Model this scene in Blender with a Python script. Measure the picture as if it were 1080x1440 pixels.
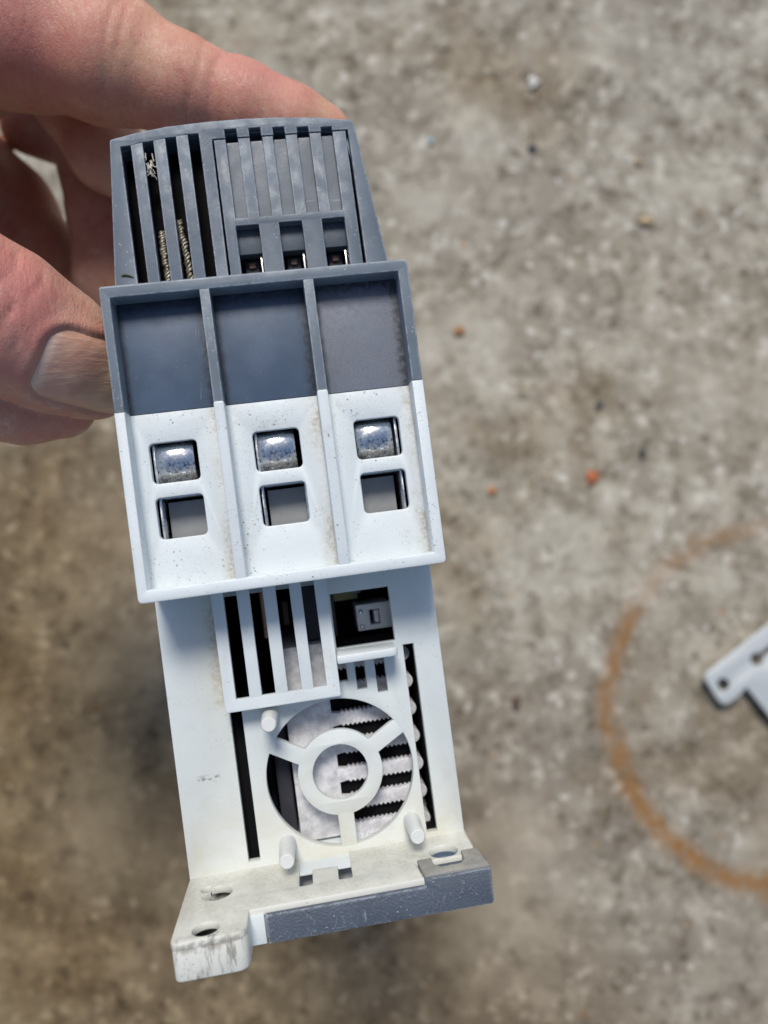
import bpy, bmesh, math, random
import numpy as np
from mathutils import Vector, Matrix
from mathutils.geometry import tessellate_polygon

for o in list(bpy.data.objects): bpy.data.objects.remove(o)
scene = bpy.context.scene
COL = scene.collection
R = math.radians
random.seed(7)

# ------------------------------------------------------------------ camera, sky, sun, exposure
cam_d = bpy.data.cameras.new('camera'); cam = bpy.data.objects.new('camera', cam_d); COL.objects.link(cam)
cam.location = (0, 0, .42); cam.rotation_euler = (R(8), 0, 0)
cam_d.sensor_fit = 'VERTICAL'; cam_d.sensor_height = 36; cam_d.lens = 36 * 1088 / 1440
cam_d.clip_start = .01; cam_d.clip_end = 100
cam_d.dof.use_dof = True; cam_d.dof.focus_distance = .143; cam_d.dof.aperture_fstop = 11
scene.camera = cam

SUN_EL, SUN_AZ = R(57), R(-5)            # azimuth from +Y (picture up) towards +X
world = bpy.data.worlds.new('World'); scene.world = world; world.use_nodes = True
wn = world.node_tree; wn.nodes.clear()
sky = wn.nodes.new('ShaderNodeTexSky'); sky.sky_type = 'NISHITA'; sky.sun_disc = False
sky.sun_elevation = SUN_EL; sky.sun_rotation = SUN_AZ; sky.air_density = 1.0; sky.dust_density = 1.6; sky.ozone_density = .9
bg = wn.nodes.new('ShaderNodeBackground'); bg.inputs[1].default_value = .095
wo = wn.nodes.new('ShaderNodeOutputWorld')
wn.links.new(sky.outputs[0], bg.inputs[0]); wn.links.new(bg.outputs[0], wo.inputs[0])
sd = bpy.data.lights.new('sun', 'SUN'); sd.energy = 2.7; sd.angle = R(18); sd.color = (1, .965, .90)
sun = bpy.data.objects.new('sun', sd); COL.objects.link(sun)
sdir = Vector((math.sin(SUN_AZ) * math.cos(SUN_EL), math.cos(SUN_AZ) * math.cos(SUN_EL), math.sin(SUN_EL)))
sun.rotation_euler = sdir.to_track_quat('Z', 'Y').to_euler(); sun.location = sdir * 3
vs = scene.view_settings; vs.view_transform = 'Standard'; vs.look = 'None'; vs.gamma = 1; vs.use_curve_mapping = False
vs.exposure = 0.12
scene.render.engine = 'CYCLES'
scene.cycles.use_denoising = True
scene.cycles.max_bounces = 8

# ------------------------------------------------------------------ material helpers
class NT:
    def __init__(s, name):
        s.m = bpy.data.materials.new(name); s.m.use_nodes = True
        s.t = s.m.node_tree; s.t.nodes.clear()
        s.out = s.n('ShaderNodeOutputMaterial'); s.b = s.n('ShaderNodeBsdfPrincipled')
        s.t.links.new(s.b.outputs[0], s.out.inputs[0])
        s.co = s.n('ShaderNodeTexCoord').outputs['Object']
    def n(s, ty): return s.t.nodes.new(ty)
    def set(s, sock, v):
        if isinstance(v, bpy.types.NodeSocket): s.t.links.new(v, sock)
        elif isinstance(v, (tuple, list)) and len(v) == 3 and sock.type == 'RGBA': sock.default_value = (*v, 1)
        else: sock.default_value = v
    def inp(s, **k):
        for a, v in k.items(): s.set(s.b.inputs[a.replace('_', ' ')], v)
    def math(s, op, a, b=0.0, c=None, clamp=False):
        n = s.n('ShaderNodeMath'); n.operation = op; n.use_clamp = clamp
        s.set(n.inputs[0], a); s.set(n.inputs[1], b)
        if c is not None: s.set(n.inputs[2], c)
        return n.outputs[0]
    def map(s, scale=(1, 1, 1), loc=(0, 0, 0), rot=(0, 0, 0), co=None):
        n = s.n('ShaderNodeMapping'); s.set(n.inputs[0], co or s.co)
        n.inputs[1].default_value = loc; n.inputs[2].default_value = rot; n.inputs[3].default_value = scale
        return n.outputs[0]
    def noise(s, scale, detail=3, rough=.55, co=None, dist=0.0, col=False):
        n = s.n('ShaderNodeTexNoise'); s.set(n.inputs['Vector'], co or s.co)
        n.inputs['Scale'].default_value = scale; n.inputs['Detail'].default_value = detail
        n.inputs['Roughness'].default_value = rough; n.inputs['Distortion'].default_value = dist
        return n.outputs['Color' if col else 'Fac']
    def voro(s, scale, co=None, out='Distance', feature='F1', rand=1.0):
        n = s.n('ShaderNodeTexVoronoi'); n.feature = feature; s.set(n.inputs['Vector'], co or s.co)
        n.inputs['Scale'].default_value = scale; n.inputs['Randomness'].default_value = rand
        return n.outputs[out]
    def ramp(s, v, a, b, lo=0.0, hi=1.0, smooth=True):
        n = s.n('ShaderNodeMapRange'); n.interpolation_type = 'SMOOTHSTEP' if smooth else 'LINEAR'
        s.set(n.inputs[0], v); n.inputs[1].default_value = a; n.inputs[2].default_value = b
        n.inputs[3].default_value = lo; n.inputs[4].default_value = hi
        return n.outputs[0]
    def mix(s, f, a, b, mode='MIX'):
        n = s.n('ShaderNodeMix'); n.data_type = 'RGBA'; n.blend_type = mode
        s.set(n.inputs[0], f); s.set(n.inputs[6], a); s.set(n.inputs[7], b)
        return n.outputs[2]
    def bump(s, h, strength, dist, prev=None):
        n = s.n('ShaderNodeBump'); n.inputs['Strength'].default_value = strength; n.inputs['Distance'].default_value = dist
        s.set(n.inputs['Height'], h)
        if prev is not None: s.set(n.inputs['Normal'], prev)
        return n.outputs[0]
    def xyz(s, co=None):
        n = s.n('ShaderNodeSeparateXYZ'); s.set(n.inputs[0], co or s.co); return n.outputs
    def edge(s, rad):
        n = s.n('ShaderNodeBevel'); n.samples = 4; n.inputs[0].default_value = rad
        g = s.n('ShaderNodeNewGeometry')
        d = s.n('ShaderNodeVectorMath'); d.operation = 'DOT_PRODUCT'
        s.set(d.inputs[0], n.outputs[0]); s.set(d.inputs[1], g.outputs['Normal'])
        return s.ramp(d.outputs['Value'], .995, .88)
    def box(s, u0, u1, v0, v1, soft, axes=(0, 1)):
        x = s.xyz()
        a, b = x[axes[0]], x[axes[1]]
        f = s.math('MULTIPLY', s.ramp(a, u0 - soft, u0 + soft), s.ramp(a, u1 + soft, u1 - soft))
        g = s.math('MULTIPLY', s.ramp(b, v0 - soft, v0 + soft), s.ramp(b, v1 + soft, v1 - soft))
        return s.math('MULTIPLY', f, g)

def m_white(name, base=(.74, .75, .745), dust=0.0, specks=.5, stain=None):
    n = NT(name)
    big = n.noise(90, 3); fine = n.noise(2600, 2)
    c = n.mix(n.ramp(big, .35, .7), base, tuple(x * .94 for x in base))
    # dark dirt specks
    v = n.voro(900); pick = n.noise(140, 2)
    sp = n.math('MULTIPLY', n.ramp(v, .20, .10), n.ramp(pick, .5, .66))
    v2 = n.voro(2100); sp2 = n.math('MULTIPLY', n.ramp(v2, .30, .12), n.ramp(n.noise(220, 3), .52, .70))
    c = n.mix(n.math('MULTIPLY', n.math('ADD', sp, sp2, clamp=True), specks), c, (.16, .13, .10))
    # grime patches
    gr = n.ramp(n.noise(160, 5, .65), .58, .80)
    c = n.mix(n.math('MULTIPLY', gr, .28), c, (.42, .36, .27))
    if dust:
        du = n.ramp(n.noise(120, 5, .65), .30, .62)
        gd = n.ramp(n.noise(1500, 4, .7), .35, .65)
        tn = n.n('ShaderNodeTexCoord').outputs['Normal']
        du = n.math('MULTIPLY', du, n.ramp(n.xyz(tn)[1], .35, .8, .12, 1))
        f = n.math('MULTIPLY', n.math('MULTIPLY_ADD', gd, .5, .5), n.math('MULTIPLY', du, dust))
        c = n.mix(f, c, (.46, .44, .37))
    if stain: c = stain(n, c)
    rgh = n.ramp(n.noise(400, 3), .3, .7, .38, .55)
    nb = n.bump(n.noise(1400, 3), .15, .0002)
    nb = n.bump(fine, .10, .0001, nb)
    n.inp(Base_Color=c, Roughness=rgh, Normal=nb)
    n.b.inputs['Specular IOR Level'].default_value = .45
    n.b.inputs['Subsurface Weight'].default_value = 0.0
    return n.m

def m_grey(name, base=(.16, .19, .23), wear=.8, rough=(.42, .62), bump=.2, scuff=.35):
    n = NT(name)
    c = n.mix(n.ramp(n.noise(110, 4), .3, .7), tuple(x * .88 for x in base), tuple(x * 1.1 for x in base))
    sc = n.ramp(n.noise(1, 6, .75, co=n.map((900, 260, 500))), .60, .72)
    sc = n.math('MULTIPLY', sc, n.ramp(n.noise(150, 2), .45, .62))
    c = n.mix(n.math('MULTIPLY', sc, scuff), c, (.42, .45, .49))
    if wear:
        e = n.math('MULTIPLY', n.edge(.0006), n.ramp(n.noise(420, 5, .75), .32, .60))
        c = n.mix(n.math('MULTIPLY', e, wear), c, (.50, .54, .59))
    c = n.mix(n.math('MULTIPLY', n.ramp(n.voro(1100), .16, .08), n.ramp(n.noise(180, 2), .52, .62)), c, (.5, .5, .47))
    l1 = n.ramp(n.noise(1, 2, .5, dist=.5, co=n.map((110, 1500, 400), rot=(0, 0, .5))), .71, .78); l2 = n.ramp(n.noise(1, 2, .5, dist=.7, co=n.map((120, 1300, 400), rot=(0, 0, -.9), loc=(5, 1, 0))), .71, .78)
    c = n.mix(n.math('MULTIPLY', n.math('MAXIMUM', l1, l2), scuff * .4), c, (.50, .53, .57))
    rgh = n.ramp(n.noise(350, 4), .3, .7, *rough)
    nb = n.bump(n.noise(2200, 3, .6), bump, .0002)
    if bump > .6:
        cr = n.math('MULTIPLY', n.ramp(n.math('ABSOLUTE', n.math('SUBTRACT', n.noise(1, 3, .55, co=n.map((330, 150, 300))), .5)), .02, 0), n.ramp(n.noise(120, 2), .44, .6))
        nb = n.bump(cr, .5, .0004, nb); c = n.mix(n.math('MULTIPLY', cr, .25), c, (.34, .37, .42))
    n.inp(Base_Color=c, Roughness=rgh, Normal=nb)
    return n.m

def m_plain(name, col, rough=.5, metal=0.0, var=.15, scale=300, bump=0.0):
    n = NT(name)
    c = n.mix(n.noise(scale, 4), tuple(x * (1 - var) for x in col), tuple(min(1, x * (1 + var)) for x in col))
    n.inp(Base_Color=c, Roughness=n.ramp(n.noise(scale * 2, 3), .3, .7, max(.02, rough - .08), rough + .08), Metallic=metal)
    if bump: n.inp(Normal=n.bump(n.noise(scale * 4, 3), bump, .0002))
    return n.m

def stain_front(n, c):
    # brown grime wedge against the proud grille, hairline and a grey scuff on the left strip
    wob = n.math('MULTIPLY_ADD', n.noise(420, 4, .7), .004, -.002)
    x = n.xyz(); u = n.math('ADD', x[0], wob)
    band = n.math('MULTIPLY', n.ramp(u, -.0195, -.0165), n.ramp(u, -.0150, -.0158))
    band = n.math('MULTIPLY', band, n.math('MULTIPLY', n.ramp(x[1], -.0515, -.0485), n.ramp(x[1], -.026, -.034)))
    g = n.ramp(n.noise(900, 4, .75), .38, .62)
    c = n.mix(n.math('MULTIPLY', band, n.math('MULTIPLY_ADD', g, .55, .22)), c, (.34, .25, .13))
    yel = n.math('MULTIPLY', n.ramp(x[0], -.0275, -.0165), n.ramp(x[0], -.0145, -.0155))
    yel = n.math('MULTIPLY', yel, n.ramp(x[1], -.075, -.04))
    c = n.mix(n.math('MULTIPLY', yel, .30), c, (.62, .55, .40))
    lowy = n.math('MULTIPLY', n.ramp(x[1], -.062, -.083), n.ramp(n.noise(130, 4, .65), .36, .66))
    c = n.mix(n.math('MULTIPLY', lowy, .6), c, (.55, .50, .36))
    c = n.mix(n.ramp(x[1], -.050, -.075, 0, .35), c, (.69, .68, .60))
    sc = n.math('MULTIPLY', n.box(-.0235, -.0195, -.0643, -.0632, .0005), n.ramp(n.noise(900, 3, co=n.map((1, 1.6, 1))), .46, .56))
    c = n.mix(n.math('MULTIPLY', sc, .8), c, (.22, .22, .21))
    return c

def stain_foot(n, c):
    x = n.xyz()
    fr = n.ramp(x[2], .0048, .0062)
    st = n.ramp(n.noise(1, 5, .7, co=n.map((620, 110, 520), loc=(3, 1, 2))), .52, .64)
    c = n.mix(n.math('MULTIPLY', fr, n.math('MULTIPLY', st, .75)), c, (.17, .15, .12))
    lip = n.math('MULTIPLY', n.ramp(x[1], -.0848, -.0836), n.ramp(x[1], -.0820, -.0828))
    lp = n.math('MULTIPLY', n.math('MULTIPLY', lip, fr), n.ramp(n.noise(700, 4, .7), .42, .58))
    c = n.mix(n.math('MULTIPLY', n.math('MULTIPLY', lp, n.ramp(n.noise(170, 2), .45, .6)), .6), c, (.22, .18, .13))
    return c

def stain_shroud(n, c):
    wob = n.math('MULTIPLY_ADD', n.noise(500, 4, .7), .0016, -.0008)
    x = n.xyz(); u = n.math('ADD', x[0], wob); f = None
    for e, w in ((-.0101, .0030), (.0080, .0034), (.0250, .0026)):
        g = n.math('MULTIPLY', n.ramp(u, e - w, e - .0002), n.ramp(u, e + .0012, e + .0002))
        f = g if f is None else n.math('MAXIMUM', f, g)
    lowz = n.ramp(x[2], -.0010, -.0030)
    gr = n.ramp(n.noise(1500, 4, .75), .40, .62); pt = n.ramp(n.noise(130, 3), .35, .62, .25, 1)
    f = n.math('MULTIPLY', n.math('MULTIPLY', f, lowz), n.math('MULTIPLY', n.math('MULTIPLY_ADD', gr, .7, .3), pt))
    c = n.mix(n.math('MULTIPLY', f, .75), c, (.36, .29, .19))
    gs = n.math('MULTIPLY', n.ramp(n.noise(2600, 2, .6), .60, .70), n.ramp(n.noise(70, 3), .40, .62))
    return n.mix(n.math('MULTIPLY', gs, .5), c, (.30, .30, .30))
W_SHROUD = m_white('white_plastic_speckled', (.68, .73, .745), specks=.85, stain=stain_shroud)
W_FRONT = m_white('white_plastic_body', (.68, .725, .715), specks=.35, stain=stain_front)
W_CLEAN = m_white('white_plastic_grille', (.68, .725, .735), specks=.3)
W_FOOT = m_white('white_plastic_dusty', (.70, .70, .64), dust=.72, specks=.5, stain=stain_foot)
W_PEG = m_white('white_plastic_peg', (.72, .735, .71), dust=.35, specks=.2)
G_HOOD = m_grey('grey_plastic_hood', (.118, .15, .19))
G_SHROUD = m_grey('grey_plastic_shroud', (.145, .178, .215), wear=.9)
G_CLIP = m_grey('grey_plastic_clip', (.08, .098, .128), wear=.8, bump=.9, scuff=.8)
G_COVER = m_grey('grey_plastic_cover', (.118, .148, .185), wear=.6, scuff=.6)
G_BACK = m_grey('grey_plastic_groove', (.17, .19, .22), wear=0, scuff=.9)
G_DARKIN = m_grey('grey_plastic_recess', (.07, .09, .12), wear=0, scuff=.1)

def m_panel(name, worn):
    n = NT(name)
    c = n.mix(n.ramp(n.noise(140, 3), .35, .65), (.066, .098, .150), (.082, .118, .178))
    # fine pale dust and lint, denser to the edges of some cells
    sp = n.math('MULTIPLY', n.ramp(n.voro(1500), .12, .05), n.ramp(n.noise(260, 3), .45, .60))
    c = n.mix(n.math('MULTIPLY', sp, .7), c, (.45, .44, .40))
    ln = n.ramp(n.noise(1, 2, .5, co=n.map((2200, 130, 100), rot=(0, 0, .35))), .70, .76)
    c = n.mix(n.math('MULTIPLY', n.math('MULTIPLY', ln, n.ramp(n.noise(300, 2), .5, .62)), .35), c, (.40, .42, .45))
    ru = n.ramp(n.noise(220, 3), .3, .7, .40, .50); n.b.inputs['Specular IOR Level'].default_value = .38
    x = n.xyz(); wob = n.math('MULTIPLY_ADD', n.noise(450, 4, .7), .0022, -.0011)
    u = n.math('ADD', x[0], wob); v = n.math('ADD', x[1], wob); g = n.ramp(v, .0228, .0252)
    for e in (-.0101, .0080, .0250): g = n.math('MAXIMUM', g, n.math('MULTIPLY', n.ramp(u, e - .0020, e - .0002), n.ramp(u, e + .001, e)))
    for e in (-.0253, -.0084, .0098): g = n.math('MAXIMUM', g, n.math('MULTIPLY', n.ramp(u, e + .0013, e + .0001), n.ramp(u, e - .001, e)))
    g = n.math('MULTIPLY', g, n.ramp(n.noise(900, 4, .7), .3, .62, .35, 1))
    grime_shade = g  # dirt along the dividers, plus wall shade along the edges put into the colour
    if worn:
        w = n.math('MULTIPLY', n.ramp(n.noise(3200, 4, .7), .25, .70), n.ramp(n.noise(60, 2), .25, .50, .55, 1))
        c = n.mix(n.math('MULTIPLY', n.math('MULTIPLY_ADD', w, .4, .45), .75), c, (.27, .265, .285))
        h = n.ramp(n.noise(1, 5, .8, co=n.map((2600, 2600, 300))), .62, .74)
        c = n.mix(n.math('MULTIPLY', h, .25), c, (.06, .055, .06))
        ru = n.ramp(n.noise(900, 4), .3, .7, .45, .65)
    c = n.mix(n.math('MULTIPLY', grime_shade, .8), c, (.030, .028, .024))
    n.inp(Base_Color=c, Roughness=ru, Normal=n.bump(n.noise(900, 4), .06, .0002))
    return n.m
PANEL = m_panel('dark_grey_panel', False); PANEL_WORN = m_panel('dark_grey_panel_scuffed', True)

def m_metal(name, col=(.86, .88, .89), rough=.17, dirt_reflect=True):
    n = NT(name)
    c = col; ru = n.ramp(n.noise(700, 5, .7), .3, .7, rough - .08, rough + .16)
    if dirt_reflect:
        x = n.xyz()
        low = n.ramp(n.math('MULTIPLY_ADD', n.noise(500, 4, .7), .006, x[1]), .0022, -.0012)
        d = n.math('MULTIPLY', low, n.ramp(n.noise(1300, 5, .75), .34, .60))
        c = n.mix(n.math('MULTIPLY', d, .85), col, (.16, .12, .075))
        d2 = n.math('MULTIPLY', n.ramp(n.noise(1500, 4, .7), .50, .62), n.ramp(x[1], .0012, -.0012))  # lower half darkened: a dark reflection painted into the metal colour
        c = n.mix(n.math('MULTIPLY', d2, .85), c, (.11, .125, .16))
        n.inp(Metallic=n.math('SUBTRACT', 1.0, n.math('MULTIPLY', d, .8)))
        ru = n.math('ADD', ru, n.math('MULTIPLY', d, .35))
    else: n.inp(Metallic=1.0)
    n.inp(Base_Color=c, Roughness=ru, Normal=n.bump(n.noise(1600, 4, .7), .10, .0002))
    return n.m
ZINC = m_metal('zinc_plated_steel'); STEEL = m_metal('bright_steel', dirt_reflect=False, rough=.28)
ALU = None
def m_alu():
    n = NT('cast_aluminium')
    c = n.mix(n.ramp(n.noise(500, 5, .7), .35, .65), (.56, .55, .575), (.80, .80, .82))
    c = n.mix(n.math('MULTIPLY', n.ramp(n.noise(900, 5, .8), .58, .72), .5), c, (.26, .25, .27))
    n.inp(Base_Color=c, Metallic=.1, Roughness=.5, Normal=n.bump(n.noise(1800, 3), .3, .0002)); return n.m
ALU = m_alu()
BLACK = m_plain('black_plastic', (.006, .006, .007), .9); BLACK.node_tree.nodes['Principled BSDF'].inputs['Specular IOR Level'].default_value = .1
DARK = m_plain('dark_component', (.035, .036, .045), .45)
BOARD = m_plain('circuit_board', (.34, .33, .14), .5)
CONN = m_plain('grey_connector', (.66, .68, .69), .4, bump=.1)
GREYPL = m_plain('grey_terminal_stop', (.30, .31, .315), .45, bump=.1)
COPPER = m_plain('copper', (.55, .33, .22), .35, 1.0)
m_copper_dim = m_plain('tarnished_copper', (.22, .15, .12), .5, .6)
BRAID = m_plain('tinned_braid', (.34, .31, .25), .45, .5, .3, 2000)

# ------------------------------------------------------------------ mesh helpers (device shapes in millimetres)
MM = .001
def rrect(u0, u1, v0, v1, r=0, n=4):
    if r <= 0: return [(u0, v0), (u1, v0), (u1, v1), (u0, v1)]
    p = []
    for cx, cy, a in ((u1 - r, v0 + r, -90), (u1 - r, v1 - r, 0), (u0 + r, v1 - r, 90), (u0 + r, v0 + r, 180)):
        for k in range(n + 1):
            t = R(a + 90 * k / n); p.append((cx + r * math.cos(t), cy + r * math.sin(t)))
    return p
def circ(c, r, n=32, a0=0, a1=360):
    full = abs(a1 - a0) >= 360
    m = n if full else n + 1
    return [(c[0] + r * math.cos(R(a0 + (a1 - a0) * k / n)), c[1] + r * math.sin(R(a0 + (a1 - a0) * k / n))) for k in range(m)]
def area(l): return sum(a[0] * b[1] - b[0] * a[1] for a, b in zip(l, l[1:] + l[:1])) / 2
def rpoly(pts, rad, n=4):
    """polygon with per-corner rounding; rad a number or list"""
    out = []; N = len(pts)
    for i, p in enumerate(pts):
        r = rad[i] if isinstance(rad, (list, tuple)) else rad
        a = Vector(pts[i - 1]); b = Vector(p); c = Vector(pts[(i + 1) % N])
        if r <= 0: out.append(tuple(b)); continue
        d1 = (a - b).normalized(); d2 = (c - b).normalized()
        r = min(r, (a - b).length * .45, (c - b).length * .45)
        s, e = b + d1 * r, b + d2 * r
        for k in range(n + 1):
            t = k / n; q = s * (1 - t) ** 2 + b * 2 * t * (1 - t) + e * t * t; out.append(tuple(q))
    return out
def inset(l, d):
    """move a loop into the material; material lies to its left"""
    out = []; N = len(l)
    for i in range(N):
        a = Vector(l[i - 1]); b = Vector(l[i]); c = Vector(l[(i + 1) % N])
        e1 = (b - a).normalized(); e2 = (c - b).normalized()
        n1 = Vector((-e1.y, e1.x)); n2 = Vector((-e2.y, e2.x))
        m = n1 + n2; k = max(m.dot(m) / 2, .35)
        out.append(tuple(b + m / k * d))
    return out
def slab_mesh(loops, w0, w1, bev, axis='w', name='m'):
    """outer loop + hole loops, extruded between w0 (back) and w1 (front), edges rounded"""
    L = []
    for i, l in enumerate(loops):
        l = [tuple(p) for p in l]
        if (area(l) > 0) != (i == 0): l = l[::-1]
        L.append(l)
    b = min(bev, abs(w1 - w0) * .45)
    prof = [(0, b), (.3 * b, .3 * b), (b, 0)] if b > 0 else [(0, 0)]
    rings = [(d, w0 + z) for d, z in prof[::-1]] + [(d, w1 - z) for d, z in prof]
    V = []; F = []; idx = []
    for l in L:
        rr = []
        for d, z in rings:
            q = inset(l, d) if d else l
            s = len(V); V += [(p[0], p[1], z) for p in q]; rr.append(s)
        idx.append((rr, len(l)))
        for j in range(len(rr) - 1):
            for k in range(len(l)):
                k2 = (k + 1) % len(l)
                F.append((rr[j] + k, rr[j] + k2, rr[j + 1] + k2, rr[j + 1] + k))
    for side in (0, -1):
        polys = []; flat = []
        for rr, n in idx:
            polys.append([Vector((V[rr[side] + k][0], V[rr[side] + k][1], 0)) for k in range(n)])
            flat += [rr[side] + k for k in range(n)]
        for t in tessellate_polygon(polys):
            F.append(tuple(flat[k] for k in t))
    bm = bmesh.new()
    for p in V:
        if axis == 'w': q = (p[0], p[1], p[2])
        elif axis == 'v': q = (p[0], p[2], p[1])       # loops in (u, w), extruded along v
        else: q = (p[2], p[0], p[1])                    # loops in (v, w), extruded along u
        bm.verts.new([x * MM for x in q])
    bm.verts.ensure_lookup_table()
    for f in F:
        try: bm.faces.new([bm.verts[i] for i in f])
        except ValueError: pass
    bmesh.ops.recalc_face_normals(bm, faces=bm.faces)
    me = bpy.data.meshes.new(name); bm.to_mesh(me); bm.free()
    finish(me); return me
def finish(me, ang=34):
    me.polygons.foreach_set('use_smooth', [True] * len(me.polygons)); me.set_sharp_from_angle(angle=R(ang)); me.update()
def link(name, me, mat, parent=None):
    o = bpy.data.objects.new(name, me); COL.objects.link(o)
    if mat and not me.materials: me.materials.append(mat)
    if parent: o.parent = parent
    return o
def slab(name, loops, w0, w1, mat, parent, bev=.15, axis='w'):
    return link(name, slab_mesh(loops, w0, w1, bev, axis, name), mat, parent)
def pydata(name, V, F, mat, parent=None, scale=MM, ang=50):
    me = bpy.data.meshes.new(name); me.from_pydata([[c * scale for c in v] for v in V], [], F)
    bm = bmesh.new(); bm.from_mesh(me); bmesh.ops.recalc_face_normals(bm, faces=bm.faces); bm.to_mesh(me); bm.free()
    finish(me, ang); return link(name, me, mat, parent)
def lathe(prof, n, center, axis):
    """prof: list of (radius, position along axis)"""
    V = []; F = []
    for r, z in prof:
        for k in range(n):
            t = 2 * math.pi * k / n; a, b = r * math.cos(t), r * math.sin(t)
            V.append((center[0] + a, center[1] + b, center[2] + z) if axis == 'w' else
                     (center[0] + z, center[1] + a, center[2] + b) if axis == 'u' else (center[0] + a, center[1] + z, center[2] + b))
    for j in range(len(prof) - 1):
        for k in range(n):
            k2 = (k + 1) % n; F.append((j * n + k, j * n + k2, (j + 1) * n + k2, (j + 1) * n + k))
    F.append(tuple(range(n))); F.append(tuple((len(prof) - 1) * n + k for k in range(n)))
    return V, F
def tube(path, rad, n=8):
    V = []; F = []; P = [Vector(p) for p in path]
    for i, p in enumerate(P):
        t = (P[min(i + 1, len(P) - 1)] - P[max(i - 1, 0)]).normalized()
        a = t.orthogonal().normalized() if i == 0 else (a - t * a.dot(t)).normalized()
        b = t.cross(a); r = rad[i] if isinstance(rad, (list, tuple)) else rad
        for k in range(n):
            q = p + (a * math.cos(2 * math.pi * k / n) + b * math.sin(2 * math.pi * k / n)) * r; V.append(tuple(q))
    for j in range(len(P) - 1):
        for k in range(n):
            k2 = (k + 1) % n; F.append((j * n + k, j * n + k2, (j + 1) * n + k2, (j + 1) * n + k))
    F.append(tuple(range(n))); F.append(tuple((len(P) - 1) * n + k for k in range(n)))
    return V, F
def tag(o, label, cat, group=None, kind=None):
    if label: o['label'] = label
    if cat: o['category'] = cat
    if group: o['group'] = group
    if kind: o['kind'] = kind
    return o

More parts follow.
